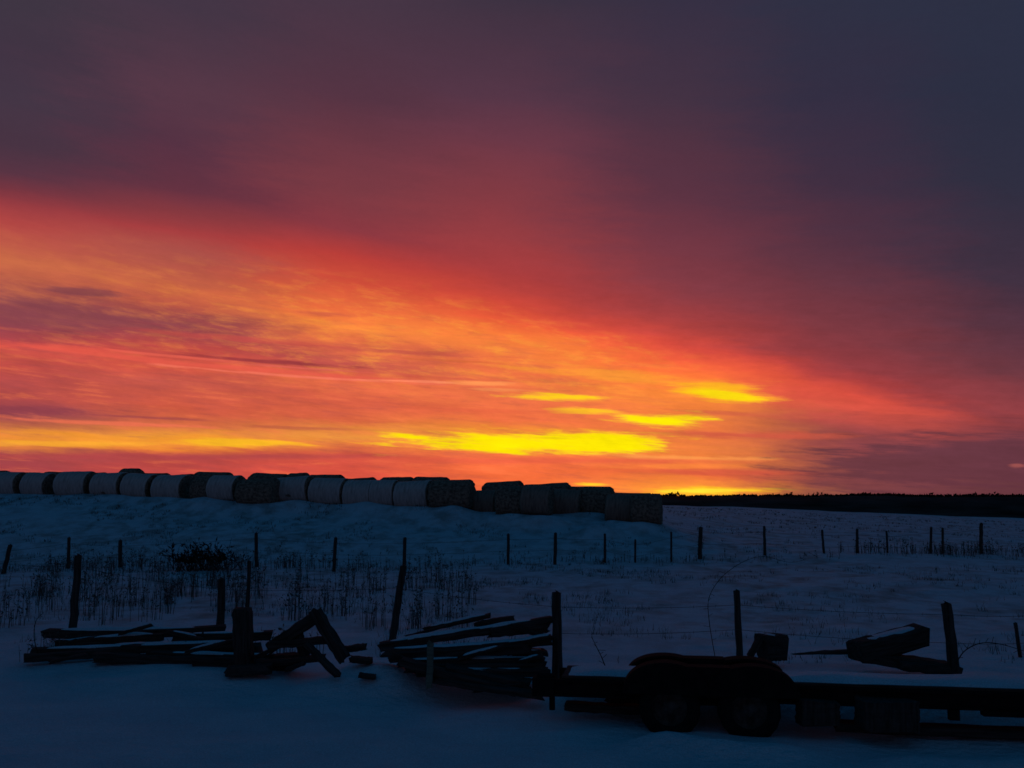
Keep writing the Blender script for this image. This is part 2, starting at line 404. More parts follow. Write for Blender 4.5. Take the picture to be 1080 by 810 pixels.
far_posts = [(2, 575, 31, 5.5, 9, 'leaning far fence post at the left edge of the photo'),
    (72, 567, 33, 4.2, 1, 'thin far fence post, second from the left edge'),
    (127, 570, 33, 5.0, 0, 'far fence post wrapped in weeds left of the dark bush'),
    (271, 562, 33, 4.4, -1, 'far fence post just to the right of the dark bush'),
    (352, 567, 31.5, 4.4, 2, 'far fence post in weeds between the dark bush and the leaning near post'),
    (426, 567, 33, 4.4, 1, 'far fence post straight behind the leaning near post'),
    (536, 563, 33.4, 3.6, 0, 'slim far fence post left of the thick near post'),
    (585, 562, 33.4, 4.2, 1, 'far fence post straight above the thick near post'),
    (638, 563, 34, 3.2, 0, 'slim far fence post just before the shortest slim stake'),
    (670, 569, 34, 2.6, 0, 'shortest slim stake of the far fence below the last bale'),
    (708, 561, 34, 2.6, 0, 'thin stake of the far fence just beside the taller dark post'),
    (738, 556, 34.5, 5.0, 1, 'thickest tall post of the far fence past the end of the bale row'),
    (807, 555, 35, 3.4, -1, 'far fence post standing above the trailer at the arching cane'),
    (870, 559, 35.5, 3.0, -3, 'far fence post tilted back to the left beside the arching cane'),
    (904, 558, 36, 3.6, 0, 'plain upright far fence post, fifth from the right edge'),
    (937, 560, 36, 2.6, -2, 'thin far fence post, fourth from the right edge'),
    (982, 556, 36.5, 3.4, 0, 'far fence post, the left one of a close pair'),
    (995, 557, 36.5, 3.0, -1, 'far fence post, the right one of a close pair'),
    (1035, 552, 36.5, 4.4, 0, 'tall far fence post in weeds nearest the right edge')]
for i, (px, top, D, w, ln, lab) in enumerate(far_posts): post(px, top, D, w * .85, lab, GX, ln)

# wires
def strand(ctrl, r, label, group, name='fence_wire', sag=.03, barb=True):
    mb = MB(); pts = []
    for a, b in zip(ctrl[:-1], ctrl[1:]):
        for k in range(8):
            u = k / 8; p = Vector(a).lerp(Vector(b), u); p.z -= sag * 4 * u * (1 - u); pts.append(p)
    pts.append(Vector(ctrl[-1])); c = pts[0].copy()
    mb.tube([p - c for p in pts], r, 4)
    if barb:
        for p in pts[1::1]:
            d = Vector((rnd.uniform(-.5, .5), rnd.uniform(-.3, .3), 1)).normalized() * .022
            mb.tube([p - c - d, p - c + d], r * .7, 3)
    o = mb.build(name, M['wire']); o.location = c
    return tag(o, label, 'wire', group)
GW = 'wire strands of the fences'
def off(px, row, D): return at(px, row, D)
strand([off(587, 640, 12.9), off(778, 638, 13.3), off(1000, 648, 13.7), off(1110, 648, 13.6)], .003, 'top barbed strand strung between the three thick near posts', GW)
strand([off(587, 668, 12.9), off(778, 664, 13.3), off(1000, 678, 13.7), off(1110, 676, 13.6)], .003, 'lower barbed strand strung between the three thick near posts', GW)
strand([off(-20, 592, 18.2), off(80, 598, 17.4), off(236, 622, 15.5), off(418, 620, 16.1), off(587, 640, 12.9)], .003, 'barbed strand running above the left timber heap past the leaning post', GW)
for k, (nm, a) in enumerate((('upper', 6), ('lower', 18))):
    strand([off(px + ln * .7, top + a, D - .05) for px, top, D, w, ln, lab in far_posts], .0045, f'{nm} wire strand of the far fence at the foot of the slope', GW, sag=.02, barb=False)

# ------------------------------------------------------------------ timbers
def timber(p0, p1, th, wd, label, group, name='plank', roll=0.0, seed=0, cap=0.0, mat='wood', cat='plank', taper=1.0):
    """sawn timber from p0 to p1, split and worn: th its height, wd its width (metres)"""
    p0, p1 = Vector(p0), Vector(p1); L = (p1 - p0).length; c = (p0 + p1) / 2
    d = (p1 - p0).normalized(); zl = Vector((0, 0, 1)); yl = zl.cross(d).normalized(); zl = d.cross(yl)
    rot = Matrix((d, yl, zl)).transposed() @ Matrix.Rotation(roll, 3, 'X')
    rr = random.Random(seed * 13 + 5); n = 11; v = []; f = []
    bend = rr.uniform(-.012, .012) * L
    prof_ = [(-1, -.75), (-.85, -1), (.85, -1), (1, -.75), (1, .75), (.85, 1), (-.85, 1), (-1, .75)]
    for k in range(n + 1):
        u = k / n; x = (u - .5) * L
        s = 1 - (1 - taper) * u
        for j, (a, b) in enumerate(prof_):
            jx = rr.uniform(-.09, .09) * min(.6, L) if k in (0, n) else 0
            v.append(Vector((x + jx, a * wd / 2 * s + rr.uniform(-1, 1) * min(.05 * wd, .008), b * th / 2 * s + rr.uniform(-1, 1) * min(.07 * th, .009) + bend * 4 * u * (1 - u))))
    for k in range(n):
        for j in range(8): f.append((k*8 + j, k*8 + (j+1) % 8, (k+1)*8 + (j+1) % 8, (k+1)*8 + j))
    f.append(tuple(range(8))[::-1]); f.append(tuple(n*8 + j for j in range(8)))
    o = mesh_obj(name, v, f, M[mat]); o.matrix_world = Matrix.Translation(c) @ rot.to_4x4()
    if cap > 0:        # snow lying along the top
        cv = []; cf = []; m_ = 16; a0 = rr.uniform(.03, .18); a1 = rr.uniform(.8, .97)
        for k in range(m_ + 1):
            u = a0 + (a1 - a0) * k / m_; x = (u - .5) * L; e = math.sin(math.pi * k / m_) ** .4
            hh = cap * 1.15 * (.45 + .8 * max(0, .6 + noise.noise(Vector((x * 2.3, seed, 0))))) * e + .004
            zt = th / 2 * (1 - (1 - taper) * u) * .86 + bend * 4 * u * (1 - u)
            for a, b in ((-.46, -.01), (-.4, .55), (-.15, 1), (.2, .95), (.4, .5), (.46, -.01)):
                cv.append((x, a * wd * (.6 + .4 * e), zt + b * hh))
        for k in range(m_):
            for j in range(5): cf.append((k*6 + j, k*6 + j + 1, (k+1)*6 + j + 1, (k+1)*6 + j))
        cf.append(tuple(range(6))); cf.append(tuple(m_*6 + j for j in range(6))[::-1])
        mesh_obj('snow_cap', cv, cf, M['cap'], o, smooth=True)
    return tag(o, label, cat, group)

def tim(l, r, D, thpx, wd, label, group, cap=0.0, dD=0.0, **k):
    """timber by its two ends in the photo (px, row), depth D at the first end and D+dD at the second"""
    return timber(at(*l, D), at(*r, D + dD), thpx / F * (D + dD / 2), wd, label, group, cap=cap, **k)

GL = 'old timbers heaped on the left'
S = 0
def nextseed():
    global S; S += 1; return S
LEFT_BACK = .75
left = [  # end, end, depth, thickness px, width m, cap, dD, label
    ((26, 694), (150, 685), 13.3, 8, .14, .0, .2, 'long low plank jutting farthest to the left out of the left heap'),
    ((36, 687), (196, 680), 13.6, 7, .16, .03, .2, 'plank with thin snow lying just above the leftmost jutting plank'),
    ((102, 693), (262, 699), 13.2, 9, .18, .0, -.1, 'heavy bottom plank along the front edge of the left heap'),
    ((48, 668), (238, 664), 14.4, 9, .20, .04, .1, 'top beam along the back of the left heap with snow beneath'),
    ((84, 677), (172, 672), 14.0, 7, .16, .03, .1, 'short snowy plank lying under the top beam of the left heap'),
    ((128, 685), (264, 679), 13.5, 8, .18, .025, .1, 'middle plank of the left heap with snow along its top'),
    ((182, 673), (286, 670), 13.9, 9, .22, .02, .1, 'plank running under the short thick post into the left heap'),
    ((158, 691), (304, 694), 13.25, 8, .18, .02, .1, 'plank lying across the left heap towards the crossed boards'),
    ((60, 681), (120, 675), 14.2, 10, .2, .02, .1, 'dark stubby timber end under the weeds at the heap back'),
    ((205, 700), (308, 703), 13.05, 12, .22, .0, .1, 'thick beam at the foot of the broad upright stub'),
    ((214, 686), (276, 687), 13.7, 15, .35, .0, .1, 'wide dark beam filling the middle of the left heap'),
    ((238, 708), (285, 705), 12.4, 9, .25, .0, .1, 'short block half sunk in snow in front of the broad stub')]
for l, r, D, th, wd, cp_, dD, lab in left: tim(l, r, D + LEFT_BACK, th, wd, lab, GL, cp_, dD, seed=nextseed())
# broad upright stub
tim((257, 716), (255.5, 644), 13.5, 17, .26, 'broad upright stub of a gatepost standing in the left heap', GL, seed=nextseed(), name='gatepost_stub', cat='post')
GA = 'crossed boards leaning over the right end of the left heap'
for l, r, D, th, wd, dD, lab in [
    ((283, 684), (336, 649), 13.3, 12, .16, .1, 'thick board rising to the peak of the crossed boards'),
    ((333, 645), (363, 694), 13.2, 11, .14, -.2, 'thick board falling steeply from the peak of the crossed boards'),
    ((286, 680), (351, 674), 13.25, 7.5, .14, .0, 'level crossbar joining the two leaning boards under their peak'),
    ((324, 680), (357, 713), 12.9, 5.5, .10, -.5, 'thin loose board sliding down to the snow below the crossed boards'),
    ((313, 664), (322, 694), 13.4, 8, .12, -.1, 'short dark board dropping from the crossbar into the heap'),
    ((270, 701), (340, 694), 13.1, 6, .14, .1, 'thin board lying at the foot of the crossed boards'),
    ((292, 695), (322, 694), 13.4, 9, .3, .0, 'squat dark block low under the crossed boards')]:
    tim(l, r, D + .3, th, wd, lab, GA, 0, dD, seed=nextseed(), name='board', cat='board')
for l, r, D, th, lab in [((364, 685), (386, 682), 13.6, 6, 'small wood chunk in the snow just past the crossed boards'),
                         ((369, 695), (392, 697), 13.0, 6, 'small wood chunk in the snow between the two heaps'),
                         ((379, 712), (396, 714), 12.62, 4, 'sliver of wood nearly buried in the snow between the heaps')]:
    tim(l, r, D, th, .16, lab, 'scraps of wood in the snow between the heaps', 0, 0, seed=nextseed(), name='wood_chunk', cat='wood scrap')
GM = 'slanting planks stacked beside the thick post'
mid = [
    ((448, 664), (517, 649), 13.6, 4.5, .14, .02, .0, 'topmost thin plank of the stack pointing up to the right'),
    ((502, 659), (543, 652), 13.5, 5.5, .14, .0, .0, 'short plank just right of the topmost thin plank'),
    ((455, 673), (581, 653), 13.3, 6, .18, .025, -.1, 'long upper plank of the stack reaching the thick post'),
    ((402, 682), (520, 664), 13.1, 8, .2, .03, .2, 'long plank forming the top of the stack at its left tip'),
    ((515, 667), (579, 662), 13.2, 9, .2, .0, .0, 'thick plank end tight against the thick post near the top'),
    ((404, 688), (583, 675), 12.9, 8, .22, .02, .0, 'long plank in the upper middle reaching the thick post'),
    ((535, 687), (576, 688), 12.9, 6, .2, .02, .0, 'short blunt plank end jutting under the gap near the post'),
    ((412, 693), (560, 684), 12.8, 9, .22, .0, .0, 'long dark plank in the middle of the stack'),
    ((420, 699), (572, 697), 12.7, 8, .22, .015, .0, 'long plank below the blunt end in the stack'),
    ((430, 704), (574, 702), 12.6, 8, .24, .0, .0, 'lower middle plank of the stack, nearly level'),
    ((440, 709), (577, 708), 12.5, 8, .24, .01, .0, 'level plank of the stack just above the trailer hitch'),
    ((452, 715), (548, 716), 12.4, 8, .24, .0, .0, 'dark plank low in the front of the stack'),
    ((462, 717), (574, 734), 12.2, 6, .2, .0, -.3, 'lowest plank of the stack dipping into the snow by the hitch'),
    ((425, 698), (545, 729), 12.3, 8, .2, .0, -.2, 'front plank slanting down along the lower edge of the stack'),
    ((470, 706), (560, 722), 12.35, 9, .26, .0, -.1, 'plank between the two that slant down at the stack front')]
for l, r, D, th, wd, cp_, dD, lab in mid: tim(l, r, D, th, wd, lab, GM, cp_, dD, seed=nextseed())
tim((452.5, 724), (454, 679), 12.1, 6.5, .09, 'pale greenish short stake standing in front of the plank stack', GM, seed=nextseed(), name='stake', cat='stake', mat='green_wood')

for l, r, D, th, wd, cp_, lab in [
    ((52, 699), (92, 690), 13.0, 3.5, .09, .0, 'thin broken lath under the leftmost jutting plank'),
    ((128, 668), (160, 659), 14.2, 3.5, .08, .0, 'thin lath sticking up above the top beam of the left heap'),
    ((176, 666), (212, 674), 13.9, 4, .09, .02, 'thin lath crossing down from the top beam towards the short thick post'),
    ((196, 688), (246, 676), 13.2, 4, .1, .02, 'broken lath slanting up to the foot of the broad upright stub'),
    ((268, 694), (300, 679), 13.0, 4, .1, .0, 'broken lath slanting up from the broad stub to the crossed boards'),
    ((302, 706), (322, 699), 12.8, 4, .1, .0, 'short broken lath in the snow under the crossed boards')]:
    tim(l, r, D + .5, th, wd, lab, 'broken laths in the left heap', cp_, rnd.uniform(-.1, .1), seed=nextseed(), name='lath', cat='lath')
for l, r, D, th, wd, cp_, lab in [
    ((430, 671), (470, 660), 13.5, 3, .08, .0, 'thin lath lying up against the left end of the topmost plank'),
    ((540, 660), (578, 672), 13.1, 4, .1, .0, 'lath crossing downward towards the thick post near its middle'),
    ((528, 680), (582, 671), 12.8, 4, .1, .02, 'lath at the narrow snowy gap beside the thick post'),
    ((415, 690), (448, 705), 12.6, 4, .1, .0, 'lath slanting down along the left tip of the plank stack'),
    ((546, 699), (570, 692), 12.6, 4, .1, .015, 'short lath between the blunt plank end and the trailer hitch'),
    ((486, 694), (530, 682), 12.6, 4, .1, .02, 'lath tilted across the middle of the plank stack'),
    ((500, 728), (548, 722), 12.1, 4, .1, .0, 'lath half sunk in the snow under the plank stack')]:
    tim(l, r, D, th, wd, lab, 'broken laths in the plank stack', cp_, rnd.uniform(-.1, .1), seed=nextseed(), name='lath', cat='lath')

# right-hand debris behind the trailer
GD = 'broken things lying behind the trailer'
tim((803, 683), (825, 682), 14.9, 25, .34, 'lone chunky stump in the snow behind the trailer fender', GD, .03, .1, seed=nextseed(), name='wood_block', cat='wood block')
tim((791, 692), (801, 673), 14.8, 6, .1, 'splinter leaning on the lone chunky stump', GD, 0, 0, seed=nextseed(), name='splinter', cat='wood scrap')
tim((912, 687), (836, 690), 14.9, 6, .16, 'pointed pole lying in the snow towards the tilted slab', GD, .0, .1, seed=nextseed(), name='pole', cat='pole', taper=.25)
tim((905, 691), (1000, 704), 14.3, 11, .40, 'dark flat timber lying under the tilted slab', GD, .0, -.3, seed=nextseed(), cat='timber')
tim((950, 702), (1008, 706), 13.9, 9, .3, 'low dark timber at the foot of the thick leaning post', GD, .0, .0, seed=nextseed(), cat='timber')
tim((903, 687), (972, 669), 14.2, 20, .40, 'tilted thick slab with snow on its raised right end', GD, .03, .15, seed=nextseed(), name='slab', cat='slab')

# lying pieces under / around the trailer
GT = 'timbers lying in the snow under the trailer'
tim((598, 744), (704, 748), 11.55, 8, .2, 'timber lying in the snow under the hitch end of the trailer', GT, 0, -.1, seed=nextseed(), cat='timber')
tim((640, 738), (690, 742), 11.8, 8, .2, 'short timber tucked behind the front trailer wheel', GT, 0, 0, seed=nextseed(), cat='timber')
tim((880, 765), (1100, 774), 10.95, 9, .22, 'long pole lying in the snow under the open end of the trailer', GT, 0, -.3, seed=nextseed(), name='pole', cat='pole')
tim((862, 764), (862, 738), 10.75, 38, .3, 'wide wooden block propping the trailer behind its rear wheel', GT, 0, 0, seed=nextseed(), name='wood_block', cat='wood block')
tim((935, 768), (935, 738), 10.6, 56, .34, 'largest wooden block propping the trailer near the open end', GT, 0, 0, seed=nextseed(), name='wood_block', cat='wood block')

# ------------------------------------------------------------------ trailer
A = at(575, 709, 11.35); B = at(1080, 722, 10.5)
ZD = .55
ang = math.atan2(B.y - A.y, B.x - A.x)
tr = empty('trailer', (A.x, A.y, 0), ang)
tag(tr, 'old low flat trailer with round fenders half sunk in snow', 'trailer')
LT = 7.4
def tpart(mb, name, mat, parent=None, smooth=False): return mb.build(name, M[mat], parent or tr, smooth)
for yy in (0.0, .74):
    m_ = MB(); m_.box((LT/2 + .1, yy, ZD - .10), (LT, .06, .19)); 
    m_.box((LT/2 + .1, yy - .035, ZD - .015), (LT, .05, .03)); m_.box((LT/2 + .1, yy - .035, ZD - .185), (LT, .05, .03))
    tpart(m_, 'frame_rail', 'steel')
for k in range(9):
    m_ = MB(); m_.box((.5 + k * .84, .37, ZD - .12), (.06, .68, .10)); tpart(m_, 'crossmember', 'steel')
m_ = MB()
for k in range(5): m_.box((LT/2 + .15, .075 + k * .15, ZD + .015), (LT - .1, .14, .026))
tpart(m_, 'deck', 'wood')
# snow lying on the deck
nu, nv_ = 70, 8; sv = []; sf = []
for i in range(nu + 1):
    for j in range(nv_ + 1):
        u = i / nu; w = j / nv_; x = .25 + (LT - .3) * u; y = .06 + .66 * w
        e = min(1, min(w, 1 - w) * 4) ** .5 * min(1, min(u, 1 - u) * 20) ** .5
        sv.append((x + .02 * noise.noise(Vector((x*3, y*3, 0))), y + .03 * noise.noise(Vector((x * 2.1, y, 4))), ZD + .024 + e * (.05 + .03 * noise.noise(Vector((x * 1.3, y * 3, 2))))))
for i in range(nu):
    for j in range(nv_): sf.append((i*(nv_+1) + j, (i+1)*(nv_+1) + j, (i+1)*(nv_+1) + j + 1, i*(nv_+1) + j + 1))
mesh_obj('snow_cover', sv, sf, M['cap'], tr, smooth=True)
inv = Matrix.Rotation(-ang, 4, 'Z')
def tx(px, row):       # local x of a pixel on the trailer's near side
    D = 10.9
    for _ in range(6):
        p = inv @ (at(px, row, D) - Vector((A.x, A.y, 0))); D -= (p.y + .12) / math.cos(ang) * 1.0
    return p.x
wx = [tx(706, 738), tx(789, 738)]
for yy, sgn in ((-.15, -1), (.89, 1)):
    for x in wx:
        w = empty('wheel', (x, yy, .30)); w.parent = tr
        n = 36; tv = []; tf = []
        prof_t = [(-.09, .20), (-.105, .26), (-.10, .32), (-.07, .345), (.07, .345), (.10, .32), (.105, .26), (.09, .20)]
        for i in range(n):
            q = 2*math.pi*i/n
            for a, r in prof_t:
                rr = r + (.008 if (i % 2 and r > .33) else 0)
                tv.append((math.cos(q)*rr, a, math.sin(q)*rr))
        for i in range(n):
            for j in range(len(prof_t) - 1): tf.append((i*8 + j, i*8 + j + 1, ((i+1) % n)*8 + j + 1, ((i+1) % n)*8 + j))
        mesh_obj('tyre', tv, tf, M['rubber'], w, smooth=True)
        rv = []; rf = []
        pr = [(.205, -.06), (.19, -.05), (.17, -.02), (.10, -.035), (.06, -.075), (.0001, -.08)]
        for i in range(n):
            q = 2*math.pi*i/n
            for r, a in pr: rv.append((math.cos(q)*r, a * -sgn, math.sin(q)*r))
        for i in range(n):
            for j in range(len(pr) - 1): rf.append((i*6 + j, i*6 + j + 1, ((i+1) % n)*6 + j + 1, ((i+1) % n)*6 + j))
        mesh_obj('rim', rv, rf, M['rim'] if sgn < 0 else M['steel'], w, smooth=True)
    # fenders: near pair rise as two round humps
    for (x, r, zt) in ((wx[0] - .04, .50, .815), (wx[1] + .05, .52, .80)):
        fv = []; ff = []; n = 22; th = .02; zt -= .09 * (sgn > 0); zb_ = .46
        out_, in_ = (-.14, .11) if sgn < 0 else (.14, -.11)
        for i in range(n + 1):
            q = R(8) + (R(172) - R(8)) * i / n
            cx, cz = math.cos(q), math.sin(q) ** .75
            X0, Z0 = x + cx * r, .40 + (zt - .40) * cz
            fv += [(X0, yy + in_, Z0), (X0, yy + out_, Z0), (x + cx * r * .985, yy + out_ * 1.07, Z0 - .012), (x + cx * r * .97, yy + out_ * 1.07, min(zb_, Z0 - .02)),
                   (x + cx * r * .97, yy + out_ * .98, min(zb_, Z0 - .02)), (x + cx * r * .96, yy + out_ * .96, Z0 - .03), (x + cx * r * .96, yy + in_, Z0 - .03)]
        for i in range(n):
            for k in range(7): ff.append((i*7 + k, i*7 + (k+1) % 7, (i+1)*7 + (k+1) % 7, (i+1)*7 + k))
        mesh_obj('fender', fv, ff, M['steel'], tr, smooth=False)
    # skirt plate between the fenders and the rail
    m_ = MB(); m_.box(((wx[0] + wx[1]) / 2, yy + .0, .60), (.5, .22, .34 if sgn < 0 else .2)); tpart(m_, 'fender_bridge', 'steel')
    m_ = MB()
    for x in wx: m_.tube([(x, yy, .30), (x, yy + sgn * -.16, .30)], .045, 10)
    m_.box(((wx[0] + wx[1]) / 2, yy + sgn * -.13, .34), (1.1, .05, .07)); tpart(m_, 'suspension', 'steel')
m_ = MB(); m_.tube([(wx[0], 0, .30), (wx[0], .74, .30)], .04, 8); tpart(m_, 'axle', 'steel')
m_ = MB(); m_.tube([(wx[1], 0, .30), (wx[1], .74, .30)], .04, 8); tpart(m_, 'axle', 'steel')
m_ = MB(); m_.box((-.02, .05, ZD - .1), (.26, .24, .21)); m_.tube([(-.10, .05, ZD - .02), (.1, .05, ZD - .02)], .07, 8); tpart(m_, 'coupler', 'steel')
m_ = MB(); m_.tube([(.08, .02, ZD + .02), (.08, .02, .18)], .035, 8); tpart(m_, 'jack', 'steel')
m_ = MB(); m_.box((tx(1008, 742), -.02, ZD - .25), (.11, .08, .13)); tpart(m_, 'bracket', 'steel')
m_ = MB(); m_.box((tx(1090, 742), .0, ZD - .21), (1.0, .12, .10)); tpart(m_, 'bumper', 'steel')

# ------------------------------------------------------------------ vegetation
def stalk(mb, p, h, w):
    """one dead weed: a stem with a few short side twigs and seed heads"""
    a = rnd.uniform(0, 6.28); ln = rnd.uniform(0, .2) + (.5 * rnd.random() if rnd.random() < .3 else 0)
    blade(mb, p - Vector((0, 0, .05)), h, w, ln, a, 3)
    blade(mb, p - Vector((0, 0, .05)), h, w, ln, a + 1.5, 3)
    for k in range(rnd.randint(3, 6)):
        u = rnd.uniform(.35, 1); q = rnd.uniform(0, 6.28)
        c = p + Vector((math.cos(a) * ln * h * u * u, math.sin(a) * ln * h * u * u, h * u))
        s = h * rnd.uniform(.06, .17)
        d = Vector((math.cos(q), math.sin(q), rnd.uniform(.3, 1.2))).normalized() * s
        e = Vector((rnd.uniform(-1, 1), rnd.uniform(-1, 1), rnd.uniform(-1, 1))).normalized() * w * rnd.uniform(.7, 1.8)
        mb.add([c, c + d * .6 + e, c + d, c + d * .5 - e], [(0, 1, 2, 3)])

weeds = MB()
def clump(px, D, n, h, spread, w=.014):
    x0 = at(px, 600, D).x
    for _ in range(n):
        x = x0 + rnd.gauss(0, spread); y = D + rnd.gauss(0, spread * 1.2)
        stalk(weeds, Vector((x, y, ground(x, y))), h * rnd.uniform(.5, 1.15), w * rnd.uniform(.7, 1.4))
# tall weeds in the strip between the two fences on the left
for _ in range(120):
    u = rnd.random() ** 1.1; px = -10 + 500 * u; D = rnd.uniform(18, 30)
    clump(px, D, rnd.randint(2, 9), rnd.uniform(.3, 1.05), rnd.uniform(.04, .22), .011 * D / 22)
for _ in range(34):      # thicker clumps
    clump(rnd.uniform(0, 500), rnd.uniform(18, 29), rnd.randint(8, 20), rnd.uniform(.4, .85), rnd.uniform(.07, .15), .012)
# weeds along the far fence
for _ in range(105):
    px = rnd.choice([rnd.uniform(-10, 490), rnd.gauss(110, 40), rnd.gauss(300, 60)]); clump(px, 32.6 + rnd.gauss(0, .7), rnd.randint(2, 7), rnd.uniform(.25, .7), .22, .016)
for _ in range(55):
    px = rnd.uniform(490, 880); clump(px, 34 + rnd.gauss(0, .35), rnd.randint(2, 5), rnd.uniform(.15, .4), .16, .018)
for _ in range(60):
    px = rnd.choice([rnd.uniform(880, 1100), rnd.gauss(990, 60)]); clump(px, 36.2 + rnd.gauss(0, .4), rnd.randint(3, 7), rnd.uniform(.3, .6), .2, .02)
# heap back weeds and scattered near tufts
for px, D, n, h in ((52, 14.6, 16, .35), (66, 14.8, 14, .4), (100, 15, 10, .3), (210, 14.6, 12, .4), (300, 15, 14, .5), (322, 15.2, 10, .5), (705, 13.2, 10, .22), (698, 13.4, 6, .2), (190, 14.6, 10, .4), (270, 15, 8, .5)):
    clump(px, D, n, h, .14, .011)
o = weeds.build('dry_weeds', M['weed']); o['kind'] = 'stuff'; o['label'] = 'dead weed stalks standing in snow between the fences'
# stubble: short grass tips across the slope
st = MB()
for _ in range(15000):
    px = rnd.uniform(-40, 1120); D = 15 + 33 * rnd.random() ** .8 if px < 700 else 15 + 90 * rnd.random() ** 1.2
    x = at(px, 600, D).x
    if noise.noise(Vector((x * .35, D * .35, 11))) + .5 * noise.noise(Vector((x * 1.3, D * 1.3, 4))) < .12: continue
    for k in range(rnd.randint(2, 6)):
        xx, yy = x + rnd.gauss(0, .06), D + rnd.gauss(0, .06)
        blade(st, Vector((xx, yy, ground(xx, yy) - .01)), rnd.uniform(.04, .15), .010 * max(1, D / 20), rnd.uniform(0, .9), rnd.uniform(0, 6.28), 1)
o = st.build('grass_stubble', M['weed']); o['kind'] = 'stuff'; o['label'] = 'short dead grass tips poking through the snow of the slope'

# the dark bush on the far fence line
bb = empty('bush', (at(214, 600, 31.5).x, 31.5, ground(at(214, 600, 31.5).x, 31.5)))
tag(bb, 'dense dark leafless bush on the far fence line below the left bales', 'bush')
tw, lv = MB(), MB()
for _ in range(120):
    a = rnd.uniform(0, 6.28); sp_ = rnd.uniform(.15, 1.15); h = rnd.uniform(.4, 1.25) * (1 - .3 * sp_ / 1.2)
    b = Vector((rnd.gauss(0, .5), rnd.gauss(0, .3), -.05)); t = b + Vector((math.cos(a) * sp_ * .9, math.sin(a) * sp_ * .4, h))
    m1 = b.lerp(t, .5) + Vector((rnd.uniform(-.1, .1), 0, .12))
    tw.tube([b, m1, t], [.014, .009, .004], 4)
    for k in range(5):
        c = m1.lerp(t, rnd.uniform(-.6, 1)); d = Vector((rnd.uniform(-1, 1), rnd.uniform(-1, 1), rnd.uniform(-.2, 1))).normalized()
        e = d.orthogonal().normalized() * .028; d *= rnd.uniform(.08, .24)
        lv.add([c, c + d * .5 + e, c + d, c + d * .5 - e], [(0, 1, 2, 3)])
tw.build('branches', M['brush'], bb); lv.build('foliage', M['brush'], bb)

# bare canes
def cane(pts, D, r, label, name='bare_cane', cat='cane'):
    p = [at(a, b, D + d) for a, b, d in pts]
    q = []
    for i in range(len(p) - 1):
        p0, p1, p2, p3 = p[max(0, i-1)], p[i], p[i+1], p[min(len(p)-1, i+2)]
        for k in range(6):
            t = k / 6
            q.append(.5 * ((2*p1) + (p2-p0)*t + (2*p0-5*p1+4*p2-p3)*t*t + (3*p1-p0-3*p2+p3)*t**3))
    q.append(p[-1]); c = q[0].copy(); mb = MB()
    mb.tube([v - c for v in q], [r * (1 - .6 * i / len(q)) for i in range(len(q))], 5)
    for i in range(3, len(q) - 1, 2):
        d = Vector((rnd.uniform(-1, 1), rnd.uniform(-.5, .5), rnd.uniform(-.2, 1))).normalized() * rnd.uniform(.04, .12)
        mb.tube([q[i] - c, q[i] - c + d], r * .45, 3)
    o = mb.build(name, M['brush']); o.location = c
    return tag(o, label, cat, 'bare canes bending over the snow')
cane([(754, 692, 0), (748, 655, .1), (748, 630, .2), (762, 608, .5), (785, 592, .8), (806, 587, 1.2), (832, 593, 1.2), (850, 590, 1.4)], 13.6, .006, 'long bare cane arching high behind the trailer fenders')
cane([(640, 707, 0), (634, 692, 0), (628, 680, .1), (624, 672, .1)], 12.6, .008, 'short bent twig in the snow just past the thick post')
cane([(1008, 700, 0), (1018, 686, 0), (1036, 678, .1), (1058, 680, .2), (1090, 690, .3)], 13.4, .009, 'low bare cane arching out from the thick leaning post')
cane([(40, 690, 0), (36, 672, 0), (38, 655, .1), (46, 646, .2)], 14.2, .008, 'bent bare stem at the left tip of the timber heap')
cane([(850, 604, 0), (866, 592, .2), (852, 582, .3)], 34, .012, 'tiny bare cane beside the far fence near the long arching one')

# ------------------------------------------------------------------ sky
def s2l(c): return tuple(((v/255)/12.92 if v/255 <= .04045 else ((v/255 + .055)/1.055) ** 2.4) for v in c)

world = bpy.data.worlds.new('World'); scene.world = world; world.use_nodes = True
nt = world.node_tree; nt.nodes.clear(); L = nt.links.new; N = nt.nodes.new

class X:
    """a node socket with arithmetic"""
    def __init__(s, o): s.o = o
    @staticmethod
    def op(name, *a, clamp=False):
        n = N('ShaderNodeMath'); n.operation = name; n.use_clamp = clamp
        for i, v in enumerate(a):
            if isinstance(v, X): L(v.o, n.inputs[i])
            else: n.inputs[i].default_value = v
        return X(n.outputs[0])
    def __add__(s, b): return X.op('ADD', s, b)
    __radd__ = __add__
    def __sub__(s, b): return X.op('SUBTRACT', s, b)
    def __rsub__(s, b): return X.op('SUBTRACT', b, s)
    def __mul__(s, b): return X.op('MULTIPLY', s, b)
    __rmul__ = __mul__
    def __truediv__(s, b): return X.op('DIVIDE', s, b)

def smooth(v, a, b, lo=0.0, hi=1.0):
    n = N('ShaderNodeMapRange'); n.interpolation_type = 'SMOOTHSTEP'
    L(v.o, n.inputs[0])
    for i, k in enumerate((a, b, lo, hi)): n.inputs[i + 1].default_value = k
    return X(n.outputs[0])
def lin(v, a, b, lo=0.0, hi=1.0):
    n = N('ShaderNodeMapRange'); L(v.o, n.inputs[0])
    for i, k in enumerate((a, b, lo, hi)): n.inputs[i + 1].default_value = k
    return X(n.outputs[0])
def mixc(f, a, b, blend='MIX'):
    n = N('ShaderNodeMix'); n.data_type = 'RGBA'; n.blend_type = blend
    if isinstance(f, X): L(f.o, n.inputs[0])
    else: n.inputs[0].default_value = f
    for i, v in ((6, a), (7, b)):
        if isinstance(v, tuple): n.inputs[i].default_value = (*v, 1)
        else: L(v, n.inputs[i])
    return n.outputs[2]
